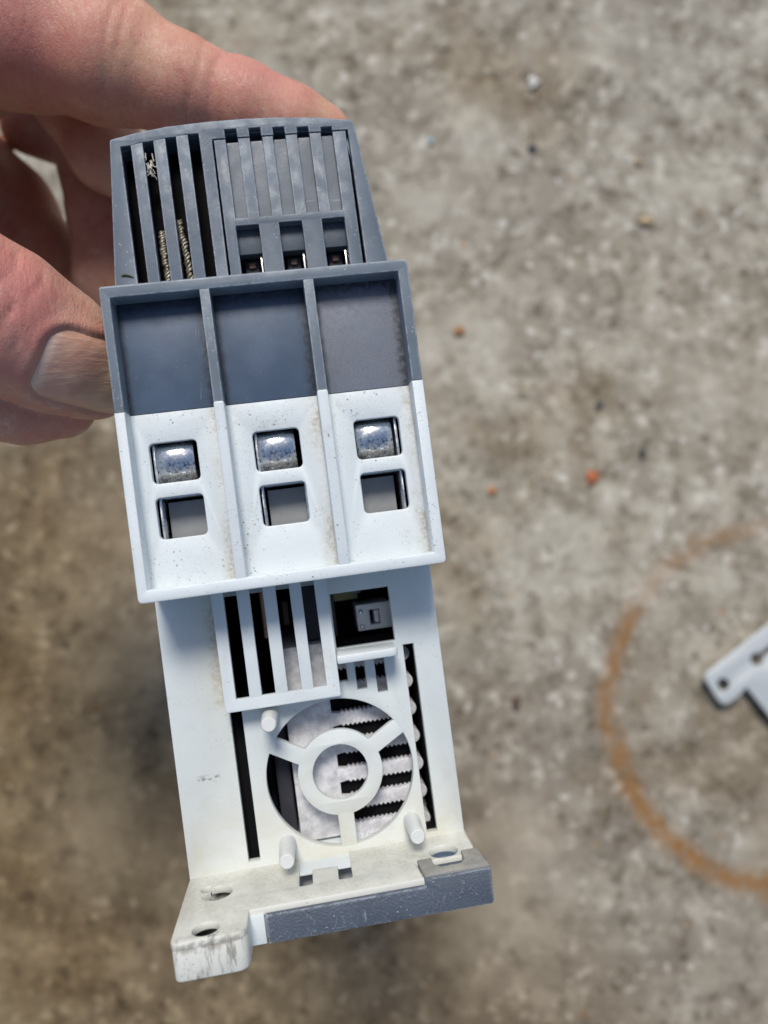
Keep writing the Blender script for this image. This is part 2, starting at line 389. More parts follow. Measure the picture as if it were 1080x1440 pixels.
# ------------------------------------------------------------------ the ground: stained concrete
def m_concrete():
    n = NT('stained_concrete')
    warp = n.noise(9, 4)
    big = n.noise(5.5, 5, .6); mid = n.noise(38, 5, .62); fine = n.noise(170, 5, .68); grit = n.noise(520, 3, .6)
    c = n.mix(n.ramp(mid, .34, .66), (.225, .198, .152), (.40, .365, .295))
    c = n.mix(n.math('MULTIPLY', n.ramp(big, .42, .62), .6), c, (.24, .20, .145))
    c = n.mix(n.math('MULTIPLY', n.ramp(n.noise(3.1, 3), .42, .62), .4), c, (.20, .185, .165))
    bl = n.noise(95, 4, .6); bl2 = n.noise(34, 5, .62, co=n.map(loc=(4, 2, 0)))
    c = n.mix(n.math('MULTIPLY', n.ramp(bl2, .52, .68), .55), c, (.50, .465, .395))
    c = n.mix(n.math('MULTIPLY', n.ramp(n.noise(44, 5, .68, co=n.map(loc=(9, 1, 0))), .54, .70), .7), c, (.15, .122, .088))
    c = n.mix(n.math('MULTIPLY', n.ramp(bl, .55, .69), .70), c, (.59, .56, .49))
    c = n.mix(n.math('MULTIPLY', n.ramp(bl, .465, .32), .78), c, (.11, .09, .063))
    c = n.mix(n.math('MULTIPLY', n.ramp(fine, .56, .70), .45), c, (.62, .59, .53))
    c = n.mix(n.math('MULTIPLY', n.ramp(fine, .43, .30), .8), c, (.06, .052, .042))
    c = n.mix(n.math('MULTIPLY', n.ramp(n.noise(125, 2, .5, co=n.map(loc=(7, 7, 0))), .66, .72), .55), c, (.70, .68, .63))
    c = n.mix(n.math('MULTIPLY', n.ramp(n.noise(115, 2, .5, co=n.map(loc=(27, 17, 0))), .67, .73), .65), c, (.06, .05, .045))
    c = n.mix(n.math('MULTIPLY', n.ramp(n.noise(95, 3, .5, co=n.map(loc=(17, 3, 0))), .68, .75), .55), c, (.36, .20, .09))
    c = n.mix(n.ramp(n.noise(11, 4, .6, co=n.map(loc=(12, 3, 0))), .50, .68, 0, .55), c, (.50, .465, .39))
    # shade of the person above, painted as a brown tint over the lower left
    xs_ = n.xyz(); shade_ = n.math('ADD', n.math('MULTIPLY_ADD', xs_[0], -1.0, n.math('MULTIPLY', xs_[1], -.9)), n.math('MULTIPLY_ADD', n.noise(6, 4), .22, -.11))
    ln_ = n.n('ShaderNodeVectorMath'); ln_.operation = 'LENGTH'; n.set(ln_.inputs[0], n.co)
    c = n.mix(n.math('MULTIPLY', n.ramp(shade_, -.10, .20, 0, .95), n.ramp(n.math('MULTIPLY_ADD', n.noise(5, 4), .25, ln_.outputs['Value']), .75, .42)), c, (.62, .50, .34), 'MULTIPLY')
    patch = n.ramp(n.noise(7, 4, .6, co=n.map(loc=(2, 8, 0))), .50, .66, 0, .7); c = n.mix(patch, c, (.66, .57, .44), 'MULTIPLY')
    # rust ring left by a can
    x = n.xyz()
    wv = n.math('ADD', n.math('MULTIPLY_ADD', n.noise(14, 3), .016, -.008), n.math('MULTIPLY_ADD', n.noise(120, 4, .7), .012, -.006))
    dx = n.math('SUBTRACT', x[0], .2137); dy = n.math('SUBTRACT', x[1], -.0447)
    rr = n.math('SQRT', n.math('ADD', n.math('MULTIPLY', dx, dx), n.math('MULTIPLY', dy, dy)))
    dd = n.math('ABSOLUTE', n.math('ADD', n.math('SUBTRACT', rr, .0945), wv))
    ring = n.ramp(dd, .0098, .0004)
    brk = n.math('MULTIPLY', n.ramp(n.noise(85, 5, .75), .36, .54, .35, 1), n.ramp(n.noise(9, 2, co=n.map(loc=(3, 3, 0))), .32, .50, .45, 1))
    brk = n.math('MULTIPLY', brk, n.ramp(x[1], .06, -.07, .65, 1.0))
    rf = n.ramp(n.noise(240, 4, .7), .3, .62, .5, 1)
    c = n.mix(n.math('MULTIPLY', n.math('MULTIPLY', n.math('MULTIPLY', ring, rf), brk), 1.0), c, (.25, .115, .028))
    h = n.math('ADD', n.math('MULTIPLY', fine, .6), n.math('MULTIPLY', mid, .8))
    nb = n.bump(h, .22, .003); nb = n.bump(grit, .2, .001, nb)
    n.inp(Base_Color=c, Roughness=.85, Normal=nb); n.b.inputs['Specular IOR Level'].default_value = .25
    return n.m
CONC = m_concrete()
gv = []; gf = []
xs = [-15, -4, -1] + [-.6 + .02 * i for i in range(61)] + [1, 4, 15]
rg = np.random.RandomState(3)
for j, y in enumerate(xs):
    for i, xx in enumerate(xs):
        z = -abs(rg.normal(0, .0006)) if abs(xx) < .61 and abs(y) < .61 else 0
        gv.append((xx, y, z))
N = len(xs)
for j in range(N - 1):
    for i in range(N - 1): gf.append((j * N + i, j * N + i + 1, (j + 1) * N + i + 1, (j + 1) * N + i))
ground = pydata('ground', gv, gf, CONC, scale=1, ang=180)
if ground.data.polygons[0].normal.z < 0: ground.data.flip_normals()
tag(ground, 'rough stained grey brown concrete ground with a rust ring', None, kind='structure')

# ------------------------------------------------------------------ the device
DEV = bpy.data.objects.new('soft_starter', None); COL.objects.link(DEV)
DEV.empty_display_size = .02
DEV.matrix_world = Matrix(((.985864, -.127902, .108226, -.018966), (.140502, .983005, -.118157, .033574),
                           (-.091274, .131693, .98708, .287735), (0, 0, 0, 1)))
tag(DEV, 'grey and white plastic motor soft starter held up in a hand, three screw terminals showing', 'soft starter')
WF = -16.5                                    # front plane of the housing

# --- grey hood at the top: arched outline, slotted, with shell behind
arch = [(22.7, 61.7), (15.5, 62.75), (7, 63.35), (.7, 63.5), (-6.1, 63.4), (-13.9, 63.0), (-19.8, 62.2), (-24.9, 61.2)]
hood_out = [(-27.7, 29), (26.6, 29)] + arch
hood_out = rpoly(hood_out, [0, 0, .8] + [0] * 6 + [.5])
notch_u = [(-2.85, -.5, 61.65), (1.9, 4.2, 61.6), (6.6, 8.9, 61.4), (11.35, 13.65, 61.1), (16.1, 18.3, 60.75)]
cov = [(-5.6, 30.5), (-5.45, 59.9)]
for a, b, t in notch_u: cov += [(a, 59.9), (a, t), (b, t), (b, 59.9)]
cov += [(21.45, 59.9), (21.75, 30.5)]
slots = [(-23.0, -21.05), (-18.8, -16.7), (-14.4, -12.3), (-10.0, -7.9)]
tops = [59.75, 60.35, 60.85, 61.25]
lou = [(-23.0, 30.5), (-7.9, 30.5), (-7.9, 61.25), (-10.0, 61.2), (-12.3, 60.9), (-14.4, 60.8), (-16.7, 60.4), (-18.8, 60.3), (-21.05, 59.85), (-23.0, 59.7)]
hood = slab('hood', [hood_out, cov, lou], -18.3, WF, G_HOOD, DEV, .22)
for i in range(3):
    a, b = slots[i][1], slots[i + 1][0]
    slab('slat', [[(a, 30.4), (b, 30.4), (b, tops[i + 1] - .1), (a, tops[i] + .1)]], -18.6, WF - .03, G_HOOD, hood, .12)
shell_o = inset(hood_out, .25); shell_i = inset(hood_out, 2.0)
slab('hood_shell', [shell_o, shell_i], -150, -18.25, G_HOOD, DEV, .1)
# ribbed terminal cover set into the hood
grooves = [(-2.85, -.4), (1.87, 4.35), (6.4, 8.95), (11.2, 13.7), (15.95, 18.35)]
wins = [(-3.0, 1.5), (5.45, 10.0), (13.95, 18.5)]
outl = rpoly([(-5.15, 29.5), (21.1, 29.5), (20.9, 59.55), (-5.1, 59.55)], [0, 0, .5, .5])
holes = [rrect(a, b, 43.8, 60.5 - .0, 0) for a, b in grooves]
# grooves run out over the top edge, so the upper layer is a comb
comb = [(-5.15, 29.5), (21.1, 29.5), (20.9, 59.55)]
for a, b in grooves[::-1]: comb += [(b, 59.55), (b, 43.8), (a, 43.8), (a, 59.55)]
comb += [(-5.1, 59.55)]
cover = slab('terminal_cover', [comb] + [rrect(a, b, 30.6, 42.4, .15, 2) for a, b in wins], -18.0, -16.35, G_COVER, DEV, .16)
slab('groove_floor', [outl] + [rrect(a - .0, b + .0, 30.6, 42.3, 0) for a, b in wins], -18.6, -17.95, G_BACK, cover, .05)
for a, b in wins:
    slab('screw_recess', [rrect(a - .1, b + .1, 37.4, 43.0, 0)], -22.0, -18.7, G_DARKIN, cover, .1)
    slab('contact_strip', [rrect(b - .45, b - .2, 30.8, 37.2, 0)], -21.5, -19.6, STEEL, cover, .05)
    slab('terminal_screw', [rrect((a + b) / 2 - .75, (a + b) / 2 + .6, 35.4, 36.5, .2)], -22.4, -21.2, m_copper_dim, cover, .1)
    slab('screw_socket', [rrect((a + b) / 2 - 1.5, (a + b) / 2 + 1.3, 34.0, 37.2, .4)], -22.45, -21.9, DARK, cover, .1)

# --- white housing front plate with fan opening, slots and socket opening
FC = (3.75, -66.7); FR = 14.45
fan_hole = circ(FC, FR, 72)
fp_out = [(-27.45, -83.2), (26.65, -83.2), (26.65, 28.5), (-27.45, 28.5)]
lslot = rrect(-16.0, -13.75, -81.0, -50.4)
rslot = rrect(19.2, 21.3, -81.3, -43.7)
sock = rrect(6.05, 17.75, -42.6, -31.8)
sm = [rrect(5.4, 7.5, -49.15, -44.8), rrect(9.15, 11.1, -51.2, -44.8), rrect(13.1, 15.1, -52.4, -44.8)]
gr_open = rrect(-14.5, 4.4, -49.6, -29.5)
front = slab('front_plate', [fp_out, fan_hole, lslot, rslot, sock, gr_open] + sm, -18.4, WF, W_FRONT, DEV, .2)
# fan guard: hub ring and three spokes
ga = [30, 150, 270]; r1, r0, sw = 8.35, 5.45, 1.58
gl = []
for a in ga:
    d = Vector((math.cos(R(a)), math.sin(R(a)))); s = Vector((-d.y, d.x)); C = Vector(FC)
    o = math.sqrt(r1 * r1 - sw * sw); a_off = math.degrees(math.asin(sw / r1))
    gl.append(tuple(C + d * o - s * sw)); gl.append(tuple(C + d * (FR + .5) - s * sw)); gl.append(tuple(C + d * (FR + .5) + s * sw)); gl.append(tuple(C + d * o + s * sw))
    gl += circ(FC, r1, 22, a + a_off, a + 120 - a_off)[1:-1]
guard = slab('fan_guard', [gl, circ(FC, r0, 48)], -18.2, WF - .05, W_FRONT, DEV, .15)
# housing shell
sh_o = rrect(-27.25, 26.45, -82.0, 28.3, .4); sh_i = rrect(-25.4, 24.6, -81.6, 26.4)
slab('housing_shell', [sh_o, sh_i], -150, -18.35, W_CLEAN, DEV, .1)
slab('inner_chassis', [[(-25.3, -80.5), (24.5, -80.5), (24.4, 27), (20.6, 59.5), (-22.8, 59.5), (-25.2, 27)]], -148, -52, BLACK, DEV, .1)
slab('hood_shade', [[(-25.4, 27), (24.4, 27), (20.8, 60.2), (-23.0, 60.2)]], -52, -22.5, BLACK, DEV, .1)  # black block added so the hood slots look unlit
# location pegs
for pu, pv in ((-8.3, -53.15), (-8.15, -78.5), (16.4, -78.15)):
    V, F = lathe([(1.62, 0), (1.62, 1.2), (1.5, 6), (1.42, 8.6), (1.36, 8.85), (1.2, 9.0)], 28, (pu, pv, WF - .1), 'w')
    pydata('peg', V, F, W_PEG, DEV, ang=40)
# ledge under the socket opening
slab('ledge', [rpoly([(5.7, -17), (17.35, -17), (17.35, -9), (5.7, -9)], [0, 0, 1.3, .2])], -44.35, -42.75, W_CLEAN, DEV, .35, axis='v')

# --- proud vent grille
gro = rpoly([(-16.2, -50.8), (5.65, -50.8), (5.65, -26.8), (-16.2, -26.8)], [.3, .5, 0, 0])
grille = slab('vent_grille', [gro, rrect(-13.95, 3.2, -48.5, -27.5)], -13.0, -11.5, W_CLEAN, DEV, .18)
slab('grille_skirt', [inset(gro, .1), rrect(-14.6, 4.2, -49.5, -27.4)], -16.6, -12.95, W_CLEAN, grille, .05)
for a, b in ((-11.45, -9.1), (-6.55, -4.15), (-1.55, .7)):
    slab('slat', [rrect(a, b, -48.7, -27.0)], -13.1, -11.53, W_CLEAN, grille, .15)

# --- heat sink behind the fan opening: block with serrated fins
hs = slab('heat_sink', [[(-5.65, -80.9), (3.5, -80.9), (3.5, -41.8), (-5.65, -41.8)]], -120, -21.5, ALU, DEV, .15)
def fin_loop(c):
    t = 1.32; top = [(3.2, c + t + .15)]; u = 5.2; k = 0
    while u < 18.9:
        top.append((u, c + t + (.28 if k % 2 else -.16))); u += .46; k += 1
    end = [] + circ((19.35, c), 1.5, 10, 75, -75)
    bot = [(p[0], 2 * c - p[1]) for p in top[::-1]]
    return top + end + bot
base_c = -46.2
fin_me = slab_mesh([fin_loop(0)], -110, -21.4, .08, name='fin')
for k in range(7):
    f = link('fin', fin_me, ALU, hs); f.location = (0, (base_c - 5.67 * k) * MM, 0)
slab('fin_gap_shade', [rrect(3.3, 19.2, -80.8, -42)], -60, -23.2, BLACK, hs, .05)  # black fill in place of the shade between the fins
slab('slot_shade', [rrect(-18.5, -11.2, -82.0, -50.6)], -52, -19.6, BLACK, DEV, .05)  # black slabs added to put shade into the side slots
slab('slot_shade', [rrect(21.6, 24.7, -82.0, -43)], -52, -19.6, BLACK, DEV, .05)
slab('slot_shade', [rrect(18.6, 21.5, -82.1, -81.0)], -30, -18.5, BLACK, DEV, .05)
slab('side_component', [rrect(-9.2, -6.3, -80, -56, .3)], -36, -24, DARK, DEV, .2)
slab('bus_bar', [rrect(-13.2, -10.3, -80, -52, .2)], -45, -33, m_plain('violet_insulator', (.03, .03, .055), .3), DEV, .2)
slab('capacitor', [rrect(-8.3, -6.9, -40, -30, .5)], -34, -27, COPPER, DEV, .3)
slab('relay', [rrect(-1.4, 3.6, -41.5, -26, .3)], -36, -25, DARK, DEV, .2)
slab('relay', [rrect(-3.9, -2.6, -38, -33, .3)], -36, -28, m_plain('brown_component', (.10, .055, .03), .5), DEV, .2)
# circuit board with connector inside the socket opening
slab('circuit_board', [rrect(5.2, 22, -43.5, -28)], -38, -36, BLACK, DEV, .1)
slab('board_strip', [rrect(7.2, 12.3, -34.6, -29.5)], -36, -29.5, BOARD, DEV, .1)
slab('board_component', [rrect(11.2, 13.0, -33.4, -29.5, .2)], -29.4, -28.3, GREYPL, DEV, .15)
slab('board_component', [rrect(5.5, 7.1, -42.0, -33.0, .2)], -36, -29.5, m_plain('olive_part', (.09, .085, .06), .5), DEV, .15)
conn = slab('connector', [rrect(11.2, 18.4, -40.8, -35.4, .25), rrect(13.9, 16.0, -39.8, -36.7, .2)], -34, -23.5, CONN, DEV, .15)
slab('connector_tongue', [rrect(14.9, 15.8, -39.5, -37.0, .15)], -34, -24.0, m_plain('pale_connector', (.72, .74, .75), .35), conn, .1)
slab('connector_socket_floor', [rrect(13.5, 16.4, -40.2, -36.3)], -34, -30, DARK, conn, .05)
for pv in (-36.9, -39.9):
    V, F = lathe([(.5, 0), (.5, .3), (.35, .55), (.1, .62)], 14, (12.1, pv, -23.55), 'w'); pydata('rivet', V, F, STEEL, conn)

# --- terminal shroud: grey upper half, white lower half
S = 5.62
gshr = slab('grey_shroud', [rpoly([(-27, S), (-25.3, S), (-25.3, 25.4), (25.05, 25.4), (25.05, S), (27, S), (27, 27.5), (-27, 27.5)], [0, 0, .15, .15, 0, 0, 1.1, .5])], -17.0, 0, G_SHROUD, DEV, .35)
wshr = slab('white_shroud', [rpoly([(-27.05, S - .04), (-27.05, -27.5), (27.05, -27.5), (27.05, S - .04), (25.0, S - .04), (25.0, -25.35), (-25.25, -25.35), (-25.25, S - .04)], [0, .9, .9, 0, 0, .15, .15, 0])], -17.0, .02, W_SHROUD, DEV, .3)
for a, b in ((-10.15, -8.4), (8.0, 9.85)):
    slab('divider', [rrect(a, b, S, 25.6)], -6.5, -.12, G_SHROUD, gshr, .25)
    slab('divider', [rpoly([(a - .03, -25.6), (b + .03, -25.6), (b + .03, S + .1), (a - .03, S + .1)], [0, 0, .4, .4])], -6.5, -.05, W_SHROUD, wshr, .22)
cells = [(-25.6, -9.8), (-8.8, 8.4), (9.4, 25.4)]
for i, (a, b) in enumerate(cells):
    p = slab('recess_panel', [rrect(a, b, S - .0, 25.8)], -6.2, -4.5, PANEL_WORN if i == 2 else PANEL, gshr, .05)
    if i == 2: p['label'] = 'scuffed matte violet grey recess panel'
wc = (-18.6, -.25, 18.2)
clamp_meshes = None
for i, (a, b) in enumerate(cells):
    c = wc[i]
    slab('terminal_plate', [rrect(a, b, -25.7, S - .05), rrect(c - 4.2, c + 4.2, -7.05, .2, .85), rrect(c - 4.2, c + 4.2, -17.0, -9.6, .85)], -6.1, -4.5, W_SHROUD, wshr, .28)
    bu = (-18.75, -.4, 17.65)[i]
    prof = [(5.5, -3.5), (5.9, -3.46), (6.0, -3.34), (6.0, 3.34), (5.9, 3.46), (5.5, 3.5)]
    V, F = lathe(prof, 72, (0, 0, 0), 'u')
    brl = pydata('clamp_barrel', V, F, ZINC, DEV, ang=60); brl.location = (bu * MM, -2.8 * MM, -12.25 * MM); brl.rotation_euler = (.0, 0, (-.012, .0, .02)[i])
    cu0 = c - 4.0 if i < 2 else c - 4.5; cu1 = c + 4.5 if i < 2 else c + 3.95
    bmc = [(cu0, -17.6), (cu0 + .55, -17.6), (cu0 + .55, -9.75), (cu1 - .55, -9.75), (cu1 - .55, -17.6), (cu1, -17.6), (cu1, -9.1), (cu0, -9.1)]
    slab('clamp_cage', [rpoly(bmc, .12, 2)], -13.0, -6.6, STEEL, DEV, .15)
    slab('clamp_cage_side', [rrect(cu0, cu0 + .5, -8.6, .6) if i != 2 else rrect(cu1 - .5, cu1, -8.6, .6)], -13, -6.5, STEEL, DEV, .12)
    slab('wire_stop', [rrect(c - 3.0, c + 4.4, -18, -10.3) if i != 2 else rrect(c - 4.4, c + 2.6, -18, -10.3)], -13.2, -10.2, GREYPL, DEV, .2)
slab('terminal_well', [rrect(-25.6, 25.4, -25.8, 5.7)], -16.4, -14.2, BLACK, DEV, .1)

# --- mounting foot: loops in (u, w), thickness along v
FT, FB = -82.2, -88.75
ear = [(-27.5, -30), (26.9, -30), (26.9, -6.2), (15.3, -6.2), (15.9, .1), (-15.05, .1), (-15.0, 7.0), (-27.5, 7.0)]
foot_o = rpoly(ear, [0, 0, .1, .1, .2, .25, 2.6, 1.6], 6)
key = []                                     # keyhole: round bore with a small side lobe
for k in range(40):
    t = 2 * math.pi * k / 40; r = 2.75
    q = Vector((-21.5 + r * math.cos(t), -8.8 + r * math.sin(t)))
    key.append(tuple(q))
key = circ((-21.4, -8.7), 2.7, 30, -120, 175) + circ((-23.35, -10.9), 1.25, 10, 60, 290)
bore = circ((-22.0, 3.7), 2.25, 36)
latch = [(-6.35, -16.55), (3.35, -16.55), (3.35, -5.4), (.9, -5.4), (.9, -11.1), (-3.95, -11.1), (-3.95, -5.5), (-6.35, -5.5)]
latch = rpoly(latch, [0, 0, .5, .5, .1, .1, .5, .5], 3)
rkey = circ((21.0, -9.3), 2.7, 30)
foot = slab('mounting_foot', [foot_o, key, bore, latch, rkey], FT - 1.5, FT, W_FOOT, DEV, .35, axis='v')
# skirts below the top sheet
ear_lo = rpoly([(-27.4, -30), (-15.2, -30), (-15.1, 6.9), (-27.4, 6.9)], [0, 0, 2.5, 1.5], 6)
slab('foot_ear', [ear_lo, rpoly([(-26.2, -14), (-16.4, -14), (-16.4, 5.6), (-26.2, 5.6)], 1.5)], FB, FT - .55, W_FOOT, foot, .4, axis='v')
slab('ear_shade_floor', [rrect(-26.8, -15.9, -14.5, 6.2)], FB + .2, FB + 1.2, DARK, foot, .1, axis='v')  # dark plate added so the screw holes look shaded
slab('foot_web', [rrect(-15.3, -12.6, -20, .6, .15)], FB + .5, FT - 1.0, W_CLEAN, foot, .15, axis='v')
slab('foot_base', [rrect(-27.2, 26.3, -150, -16)], FB, FT - .8, W_CLEAN, foot, .2, axis='v')
slab('foot_beam', [rrect(-12.7, 15, -4.5, -.6)], FB + .8, FT - 1.4, W_CLEAN, foot, .1, axis='v')
slab('latch_tray', [rrect(-6.6, 3.6, -17.2, -11.3)], -83.15, -82.75, W_CLEAN, foot, .08, axis='v')
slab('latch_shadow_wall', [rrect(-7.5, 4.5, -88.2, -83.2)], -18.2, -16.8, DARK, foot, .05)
slab('latch_shade_floor', [rrect(-7.5, 4.5, -17, -4.6)], -88.6, -87.4, DARK, foot, .1, axis='v')  # dark plate added under the latch, shade for its slots
clip = slab('rail_clip', [rpoly([(-12.35, -88.3), (27.6, -88.5), (27.75, -82.0), (15.75, -82.0), (15.75, -83.35), (-12.35, -83.25)], [.2, .7, .3, .2, .1, .15])], -4.0, 1.0, G_CLIP, DEV, .4)
ctop = [(15.45, -6.1), (18.2, -6.1), (18.2, -3.4), (19.2, -1.9), (22.9, -1.9), (23.9, -3.4), (23.9, -7.0), (26.95, -7.0), (27.7, .6), (15.85, .6)]
slab('clip_top', [rpoly(ctop, .25, 3)], -84.5, -81.55, m_white('dirty_clip_top', (.24, .235, .22), dust=.6, specks=.6), clip, .25, axis='v')

# --- braided leads seen through the hood slots
rl = random.Random(11)
for pts in ([(-17.6, 44, -20.5), (-17.9, 40, -20), (-17.6, 36, -20.2), (-17.7, 31, -20.5)], [(-14.2, 46, -20.5), (-13.9, 42, -20), (-13.3, 37, -20), (-13.2, 31, -20.5)]):
    V = []; F = []
    for s in range(3):
        path = []
        for k in range(61):
            t = k / 60 * 3; i = min(int(t), 2); f = t - i
            p = Vector(pts[i]).lerp(Vector(pts[i + 1]), f); a = k / 60 * 2 * math.pi * 7 + s * math.pi * 2 / 3
            path.append(tuple(p + Vector((math.cos(a), 0, math.sin(a))) * (.30 + .22 * rl.random()) + Vector((rl.gauss(0, .10), 0, rl.gauss(0, .08)))))
        v, f = tube(path, [.2 + .2 * rl.random() for _ in path], 7); o = len(V); V += v; F += [tuple(i + o for i in x) for x in f]
    pydata('braided_lead', V, F, BRAID, DEV, ang=80)

# loose bits caught on the device
def dev_point(u, v, w): return DEV.matrix_world @ Vector((u * MM, v * MM, w * MM))
V = []; F = []
rnd = random.Random(4)
for k in range(26):
    p = Vector((-18.0 + rnd.gauss(0, .35), 55.6 + rnd.gauss(0, .8), -17.4 + rnd.gauss(0, .3))); d = Vector((rnd.gauss(0, .4), rnd.gauss(0, 1), rnd.gauss(0, .3))).normalized()
    path = [tuple(p + d * (t * rnd.uniform(.3, .5)) + Vector((rnd.gauss(0, .06), rnd.gauss(0, .06), rnd.gauss(0, .05)))) for t in range(4)]
    v, f = tube(path, rnd.uniform(.05, .13), 5); o = len(V); V += v; F += [tuple(i + o for i in x) for x in f]
lint = pydata('lint', V, F, m_plain('pale_lint', (.62, .58, .50), .8)); lint.matrix_world = DEV.matrix_world.copy()
tag(lint, 'tiny tuft of pale lint caught in the second slot of the grey hood', 'lint')
gb = [(-25.9, 34.6, -16.32), (-25.2, 34.75, -16.28), (-24.4, 34.55, -16.28), (-23.6, 34.1, -16.32)]
V, F = tube(gb, [.10, .22, .2, .06], 6)
blade = pydata('grass_clipping', V, F, m_plain('dry_green', (.06, .085, .035), .7)); blade.matrix_world = DEV.matrix_world.copy()
tag(blade, 'tiny dark green grass clipping on the lower left of the grey hood', 'grass clipping')

# ------------------------------------------------------------------ the hand (one continuous surface from a distance field)
def smin(a, b, k):
    h = np.clip(.5 + .5 * (b - a) / k, 0, 1)
    return b * (1 - h) + a * h - k * h * (1 - h)
def bone(P, a, b, ra, rb):
    a = np.array(a, np.float32); b = np.array(b, np.float32); ab = b - a
    q = P - a; t = np.clip((q @ ab) / (ab @ ab), 0, 1)
    t2 = t * t * (3 - 2 * t)
    return np.linalg.norm(q - t[..., None] * ab, axis=-1) - (ra + (rb - ra) * (.5 * t + .5 * t2))
def chain(P, pts, k=3.0):
    d = None
    for (a, ra), (b, rb) in zip(pts, pts[1:]):
        e = bone(P, a, b, ra, rb); d = e if d is None else smin(d, e, k)
    return d
INDEX = [((-92, 98, -52), 21), ((-64, 107, -45), 19), ((-44.2, 99.4, -38), 17.0), ((-26.8, 89.5, -36), 13.2), ((-12.3, 82.2, -36), 9.9), ((1, 77.0, -37), 8.9), ((11, 73.0, -38.5), 8.0), ((18, 70.6, -40), 7.2)]
MIDDLE = [((-94, 100, -70), 17), ((-52, 118, -74), 10.6), ((-41.2, 97.7, -66), 9.7), ((-34.3, 82.6, -64), 9.0), ((-25, 75, -64), 8.6), ((-18, 71, -65), 7.8)]
RING = [((-60, 110, -98), 9.5), ((-44.7, 101.5, -92), 9.9), ((-39.2, 74.8, -82), 10.4), ((-39.2, 57.3, -80), 10.3), ((-33.5, 46, -80), 9.2)]
PALM = [((-112, 92, -84), 22), ((-87.4, 100.9, -100), 17), ((-73.8, 84.6, -100), 15.9), ((-64, 67.6, -96), 13.6), ((-57.2, 48.9, -86), 11.9)]
THUMB = [((-84, 44, -8), 17), ((-57, 31.5, -2), 14.2), ((-47, 26.3, -9), 12.6), ((-39.8, 21.3, -15.5), 11.2), ((-34.6, 17.2, -20), 9.0)]
PAD = [((-60, 17, -22), 9.5), ((-50, 14.2, -27), 7.8), ((-43, 13.2, -28), 6.8)]
WRIST = [((-150, 78, -52), 27), ((-118, 80, -52), 25), ((-96, 84, -55), 23)]
THENAR = [((-112, 66, -36), 20), ((-84, 46, -12), 17)]
SHADE_WEB = [((-104, 92, -42), 24), ((-88, 96, -30), 21), ((-80, 72, -16), 21), ((-84, 48, -10), 17)]  # thumb web, bulked up out of view to block sun from the fingers
# nail frame on the thumb
NC = np.array((-35.4, 15.9, -8.6)); NA = np.array((.80, -.38, -.46)); NA /= np.linalg.norm(NA)
NN = np.array((.12, -.42, .90)); NN -= NA * (NN @ NA); NN /= np.linalg.norm(NN); NB = np.cross(NN, NA)
def nail_edge(x, y):
    # outline: rounded at the cuticle end (x = -6), straight sides at |y| = 7.2, long distal
    qx = np.abs(x - 5.0) - 11.0 + 4.0; qy = np.abs(y) - 7.0 + 4.0
    return np.hypot(np.maximum(qx, 0), np.maximum(qy, 0)) + np.minimum(np.maximum(qx, qy), 0) - 4.0
def hand_sdf(P, detail=True):
    idx = chain(P, INDEX, 4); mid = chain(P, MIDDLE, 3); rin = chain(P, RING, 3); pal = chain(P, PALM, 4)
    th = chain(P, THUMB, 4); pad = chain(P, PAD, 3); wr = chain(P, WRIST, 5); tn = smin(chain(P, THENAR, 5), chain(P, SHADE_WEB, 5), 5)
    if detail:
        q = P - NC; x = q @ NA; y = q @ NB; z = q @ NN
        e = nail_edge(x, y); on = 1 / (1 + np.exp(-(z + 5) * 1.2))
        th = th + on * (.5 / (1 + np.exp(e * 3.5)) - .40 * np.exp(-((e - 1.2) / .9) ** 2) + .18 * np.exp(-((e - .05) / .42) ** 2))
        # flexion wrinkles across the thumb joint
        for c, am in ((-10.5, .35), (-13.5, .55), (-16.2, .5), (-19.5, .6), (-23.0, .4)):
            wob = .8 * np.sin(y * .45 + c) + .35 * np.sin(y * 1.3 + c * 2)
            th = th + on * am * np.exp(-((x - c - wob) / .5) ** 2) * (.55 + .45 * np.sin(y * .7 + c * 3))
        # index: transverse creases past the joint
        iu = P[..., 0] * .9 - P[..., 1] * .35
        for c, am in ((-52, .35), (-49, .3), (-34.5, .25), (-31.5, .3)):
            idx = idx + am * np.exp(-((iu - c - 0.9 * np.sin(P[..., 2] * .35 + c)) / .55) ** 2)
    d = smin(th, pad, 1.6)
    d = smin(d, tn, 6)
    f = smin(idx, mid, 1.3); f = smin(f, rin, 1.2)
    d2 = smin(pal, wr, 8); d2 = smin(d2, tn, 9)
    d = smin(d, d2, 2.2); d = smin(d, f, 1.6)
    # flattened where it presses on the device: housing box, hood and shroud
    def bx(c, h):
        q = np.abs(P - np.array(c, np.float32)) - np.array(h, np.float32)
        return np.linalg.norm(np.maximum(q, 0), axis=-1) + np.minimum(q.max(-1), 0)
    box1 = bx((-.4, -26.85, -83.3), (27.15, 55.5, 67)); box2 = bx((0, 0, -8.5), (27.2, 27.6, 8.6))
    sl = (61.2 - 29) ; tp = P[..., 1]
    left = -(P[..., 0] + 27.75 - (tp - 29) * 2.8 / sl) ; right = P[..., 0] - 26.7 + (tp - 29) * 3.9 / sl
    topd = tp - (63.6 - .0045 * (P[..., 0] - 1) ** 2)
    hood_d = np.maximum(np.maximum(np.maximum(left, right), topd), np.maximum(28 - tp, P[..., 2] + 16.4))
    dev = np.minimum(np.minimum(box1, box2), hood_d)
    return np.maximum(d, .06 - dev)
VX = .66
lo = np.array((-150, -2, -146), np.float32); hi = np.array((30, 158, 26), np.float32)
n3 = np.ceil((hi - lo) / VX).astype(int)
arr = np.full(n3, 3.0, np.float32)
CH = 12
cs = [lo[k] + VX * (np.arange(0, n3[k], CH, dtype=np.float32) + CH / 2) for k in range(3)]
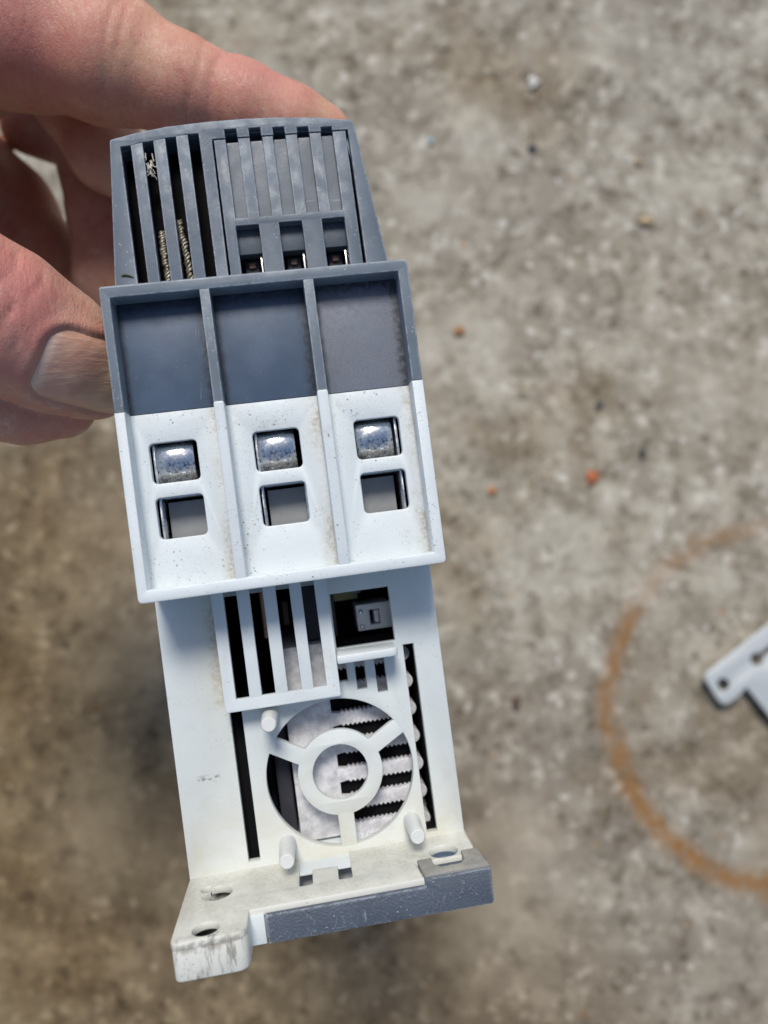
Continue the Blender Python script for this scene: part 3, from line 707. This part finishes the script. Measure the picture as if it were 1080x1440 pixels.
cen = hand_sdf(np.stack(np.meshgrid(*cs, indexing='ij'), -1), False)
rad = VX * CH * .9 + 3.5
for (i, j, k) in np.ndindex(cen.shape):
    sl_ = tuple(slice(a * CH, min((a + 1) * CH, n)) for a, n in zip((i, j, k), n3))
    if abs(cen[i, j, k]) > rad: arr[sl_] = math.copysign(3, cen[i, j, k]); continue
    ax_ = [lo[q] + VX * np.arange(sl_[q].start, sl_[q].stop, dtype=np.float32) for q in range(3)]
    arr[sl_] = np.clip(hand_sdf(np.stack(np.meshgrid(*ax_, indexing='ij'), -1)), -3, 3)
arr[0] = 3.0
import openvdb as vdb
g = vdb.FloatGrid(3.0); g.copyFromArray(arr); 
pts, tris, quads = g.convertToPolygons(isovalue=0.0, adaptivity=0.0)
pts = (np.asarray(pts) * VX + lo) * MM
hme = bpy.data.meshes.new('hand')
faces = [tuple(int(i) for i in q) for q in quads] + [tuple(int(i) for i in t) for t in tris]
hme.from_pydata(pts.tolist(), [], faces)
bm = bmesh.new(); bm.from_mesh(hme); bmesh.ops.recalc_face_normals(bm, faces=bm.faces); bm.to_mesh(hme); bm.free()
hme.polygons.foreach_set('use_smooth', [True] * len(hme.polygons)); hme.update()

def m_skin():
    n = NT('skin')
    b1 = n.noise(55, 4, .6); b2 = n.noise(230, 4, .65); b3 = n.noise(900, 3)
    c = n.mix(n.ramp(b1, .34, .66), (.58, .325, .22), (.56, .245, .185))
    c = n.mix(n.math('MULTIPLY', n.ramp(b2, .50, .72), .5), c, (.46, .145, .12))
    c = n.mix(n.math('MULTIPLY', n.ramp(b2, .46, .28), .45), c, (.72, .49, .37))
    # redder, weathered knuckle and thumb joint
    x = n.xyz()
    def blob(cx, cy, cz, r):
        s_ = n.n('ShaderNodeVectorMath'); s_.operation = 'DISTANCE'; n.set(s_.inputs[0], n.co); s_.inputs[1].default_value = (cx, cy, cz)
        return n.ramp(s_.outputs['Value'], r, r * .25)
    kn = n.math('ADD', blob(-.052, .096, -.022, .026), n.math('ADD', blob(-.044, .024, .002, .020), blob(.006, .082, -.034, .014)), clamp=True)
    c = n.mix(n.math('MULTIPLY', kn, .55), c, (.56, .20, .19))
    dry = n.math('MULTIPLY', blob(-.056, .104, -.020, .024), n.ramp(n.voro(700, feature='DISTANCE_TO_EDGE', co=n.map((1, 1, 1))), .10, .02))
    c = n.mix(n.math('MULTIPLY', dry, .5), c, (.72, .55, .50))
    # fine ridges and skin cells
    ridg = n.noise(1, 3, .6, co=n.map((2600, 420, 600), rot=(0, 0, .35)))
    cells_ = n.voro(1500, feature='DISTANCE_TO_EDGE')
    creas = n.noise(1, 4, .65, co=n.map((900, 260, 260), rot=(0, 0, -.55), loc=(1, 2, 3)))
    nb = n.bump(n.ramp(creas, .35, .62), .14, .0005)
    nb = n.bump(n.ramp(cells_, 0, .22), .16, .0002, nb)
    nb = n.bump(ridg, .5, .00025, nb)
    cl = n.ramp(n.math('ABSOLUTE', n.math('SUBTRACT', n.noise(1, 4, .6, co=n.map((330, 120, 160), loc=(1, 7, 3))), .5)), .028, 0)
    cl = n.math('MULTIPLY', cl, n.ramp(n.noise(50, 2), .45, .62))
    nb = n.bump(n.math('SUBTRACT', 1.0, cl), .22, .0004, nb)
    c = n.mix(n.math('MULTIPLY', cl, .25), c, (.40, .16, .13))
    c = n.mix(n.math('MULTIPLY', n.ramp(cells_, .10, 0), .18), c, (.30, .12, .10))
    n.inp(Base_Color=c, Roughness=n.ramp(b3, .3, .7, .42, .60), Normal=nb)
    n.b.inputs['Subsurface Weight'].default_value = .35
    n.b.inputs['Subsurface Radius'].default_value = (1, .30, .16)
    n.b.inputs['Subsurface Scale'].default_value = .0028
    n.b.inputs['Specular IOR Level'].default_value = .42
    return n.m
SKIN = m_skin()
HAND = link('hand', hme, SKIN); HAND.matrix_world = DEV.matrix_world.copy()
tag(HAND, 'bare weathered hand gripping the device from the left, thumb nail showing', 'hand')
# thumb nail: a curved plate following the thumb surface
def m_nail():
    n = NT('nail')
    st = n.noise(1, 3, .6, co=n.map((180, 1100, 400), rot=(0, 0, -.45)))
    c = n.mix(n.ramp(st, .3, .7), (.62, .33, .24), (.70, .42, .30))
    c = n.mix(n.math('MULTIPLY', n.ramp(n.noise(130, 3), .48, .66), .5), c, (.52, .29, .22))
    dv = n.n('ShaderNodeVectorMath'); dv.operation = 'DOT_PRODUCT'; n.set(dv.inputs[0], n.map(loc=tuple(-NC * MM))); dv.inputs[1].default_value = tuple(NA)
    al = n.math('ADD', dv.outputs['Value'], n.math('MULTIPLY_ADD', n.noise(300, 3), .003, -.0015))
    c = n.mix(n.ramp(al, -.0030, -.0052, 0, .6), c, (.72, .55, .45))
    c = n.mix(n.ramp(al, .002, .007, 0, .45), c, (.70, .50, .30))
    n.inp(Base_Color=c, Roughness=.30, Normal=n.bump(st, .45, .0004))
    n.b.inputs['Subsurface Weight'].default_value = .2; n.b.inputs['Subsurface Radius'].default_value = (1, .4, .2); n.b.inputs['Subsurface Scale'].default_value = .0015
    return n.m
NUx, NUy = 34, 30
gx = np.linspace(-5.9, 11.5, NUx); gyv = np.linspace(-1, 1, NUy)
base = []
for x in gx:
    half = 6.9 if x > -2.0 else 2.9 + math.sqrt(max(0, 16 - (x + 2.0) ** 2))
    for t in gyv: base.append(NC + NA * x + NB * (half * t))
base = np.array(base, np.float32); z = np.full(len(base), 12.0, np.float32)
for _ in range(80):
    d = chain(base + z[:, None] * NN.astype(np.float32), THUMB, 4); z -= np.clip(d, -.5, 1.5) * .7
z = z.reshape(NUx, NUy)
for i in range(NUx):
    for j in range(NUy):
        edge = min(1 - abs(gyv[j]), (gx[i] + 5.9) / 8)
        z[i, j] += -.55 + .50 * min(1, edge * 5) ** .6
b3 = base.reshape(NUx, NUy, 3)
V = [tuple(b3[i, j] + NN * z[i, j]) for i in range(NUx) for j in range(NUy)]
V += [tuple(b3[i, j] + NN * (z[i, j] - .9)) for i in range(NUx) for j in range(NUy)]
F = []; off = NUx * NUy
for i in range(NUx - 1):
    for j in range(NUy - 1):
        a = i * NUy + j; F.append((a, a + 1, a + NUy + 1, a + NUy)); F.append((off + a, off + a + NUy, off + a + NUy + 1, off + a + 1))
per = [j for j in range(NUy)] + [i * NUy + NUy - 1 for i in range(1, NUx)] + [(NUx - 1) * NUy + j for j in range(NUy - 2, -1, -1)] + [i * NUy for i in range(NUx - 2, 0, -1)]
for a, b in zip(per, per[1:] + per[:1]): F.append((a, b, off + b, off + a))
nail = pydata('thumb_nail', V, F, m_nail(), HAND, ang=70)

# ------------------------------------------------------------------ loose things on the ground
def m_bracket():
    n = NT('galvanised_plate')
    c = n.mix(n.noise(160, 4), (.44, .465, .47), (.55, .575, .58)); n.inp(Base_Color=c, Roughness=.45, Metallic=.15); return n.m
# plate: local x along the arm (up-right in the picture), local y across it
arm = [(0, 0), (62, 0), (62, -62), (15.5, -62), (15.5, -20.6), (11.5, -20.6), (0, -20.6)]
ax = Vector((206.2 - 170.4, -3.7 + 30.4, 0)).normalized()
arm = [(0, .3), (80, .3), (80, -60), (14.6, -60), (14.6, -17.6), (9.5, -18.9), (-1.8, -18.6)]
bo = rpoly(arm, [3.6, 1, 1, 1, 1.4, 5.5, 8.4], 8)
slot_ = [(29, -3.6 - 0), (31.5, -6.0), (44, -6), (44, -10), (33, -10.2), (30.2, -10.8), (27.6, -9.2), (27, -6.2)]
slot_ = circ((28.3, -10.1), 3.3, 20, 25, 335) + [(48, -11.4), (48, -8.6)]
me = slab_mesh([bo, circ((5.8, -9.5), 3.3, 28), slot_], 0, 2.0, .35, name='bracket')
brk = link('metal_bracket', me, m_bracket()); 
brk.matrix_world = Matrix.Translation((.1668, -.0288, .0004)) @ Matrix.Rotation(math.atan2(ax.y, ax.x), 4, 'Z') @ Matrix.Translation((0, 0, .0055))
tag(brk, 'pale metal bracket plate with round holes lying on the concrete at the right edge', 'bracket')
fl = slab('bracket_flange', [rrect(15.5, 79, -59.5, -57.5)], -5.6, .2, brk.data.materials[0], brk, .2)
slab('bracket_flange', [rrect(78, 79.8, -57, 0)], -5.6, .2, brk.data.materials[0], brk, .2)

def chip(name, x, y, r, col, label, cat, seed, flat=.6):
    rs = np.random.RandomState(seed); b = bmesh.new(); bmesh.ops.create_icosphere(b, subdivisions=2, radius=1)
    ph = rs.uniform(0, 6, 9); sx, sy = rs.uniform(.65, 1.4, 2)
    for v in b.verts:
        k = 1 + .30 * math.sin(3 * v.co.x + ph[0]) * math.sin(2.6 * v.co.y + ph[1]) + .22 * math.sin(5 * v.co.y + ph[2] + 3 * v.co.z) + .07 * math.sin(8 * v.co.x + ph[3])
        v.co = Vector((v.co.x * sx * k, v.co.y * sy * k, max(-.5, v.co.z * k * flat))) * r
    me = bpy.data.meshes.new(name); b.to_mesh(me); b.free(); finish(me, 40)
    o = link(name, me, m_plain(name + '_colour', col, .7, 0, .3, 500, .4)); o.location = (x * MM, y * MM, r * .42)
    o.rotation_euler = (0, 0, rs.uniform(0, 6)); tag(o, label, cat); return o
chip('brick_chip', 114.9, 78.0, 0.00336, (.42, .13, .045), 'bright orange brick chip on the concrete right of the white terminals', 'chip', 1)
chip('paint_chip', 27.2, 279.4, 0.00176, (.30, .42, .45), 'tiny pale turquoise paint chip on the concrete above the hood', 'chip', 2, .3)
chip('coal_grit', 86.8, 273.9, 0.00272, (.05, .05, .06), 'dark grey grit lump near the top, right of the turquoise chip', 'grit', 3)
chip('sandstone_chip', 151, 228.6, 0.00288, (.50, .37, .21), 'sandy yellow stone chip, upper right, below a smaller tan one', 'stone chip', 4)
chip('sandstone_chip', 148.6, 265.8, 0.00240, (.50, .36, .22), 'small tan stone chip, upper right, above the sandy yellow one', 'stone chip', 5)
chip('brick_chip', 59.5, 70.9, 0.00208, (.42, .18, .07), 'small rust orange chip close to the right edge of the white terminal shroud', 'chip', 6)
chip('brick_chip', 42.3, 162.4, 0.00256, (.36, .17, .07), 'dull orange brown chip on the concrete right of the grey shroud', 'chip', 7)
chip('earth_clod', 69.7, -42.9, 0.00320, (.11, .07, .045), 'dark brown earth crumb on the concrete between device and rust ring', 'earth crumb', 9)
chip('coal_grit', 120.1, 119.2, 0.00224, (.06, .065, .07), 'blackish grit speck above the bright orange brick chip', 'grit', 10)
chip('coal_grit', 143.0, 92.0, 0.00216, (.07, .065, .065), 'blackish grit speck right of the bright orange brick chip', 'grit', 13)
chip('quartz_pebble', 88.5, 316.0, 0.00272, (.62, .60, .57), 'white quartz pebble near the top edge of the picture', 'pebble', 11)
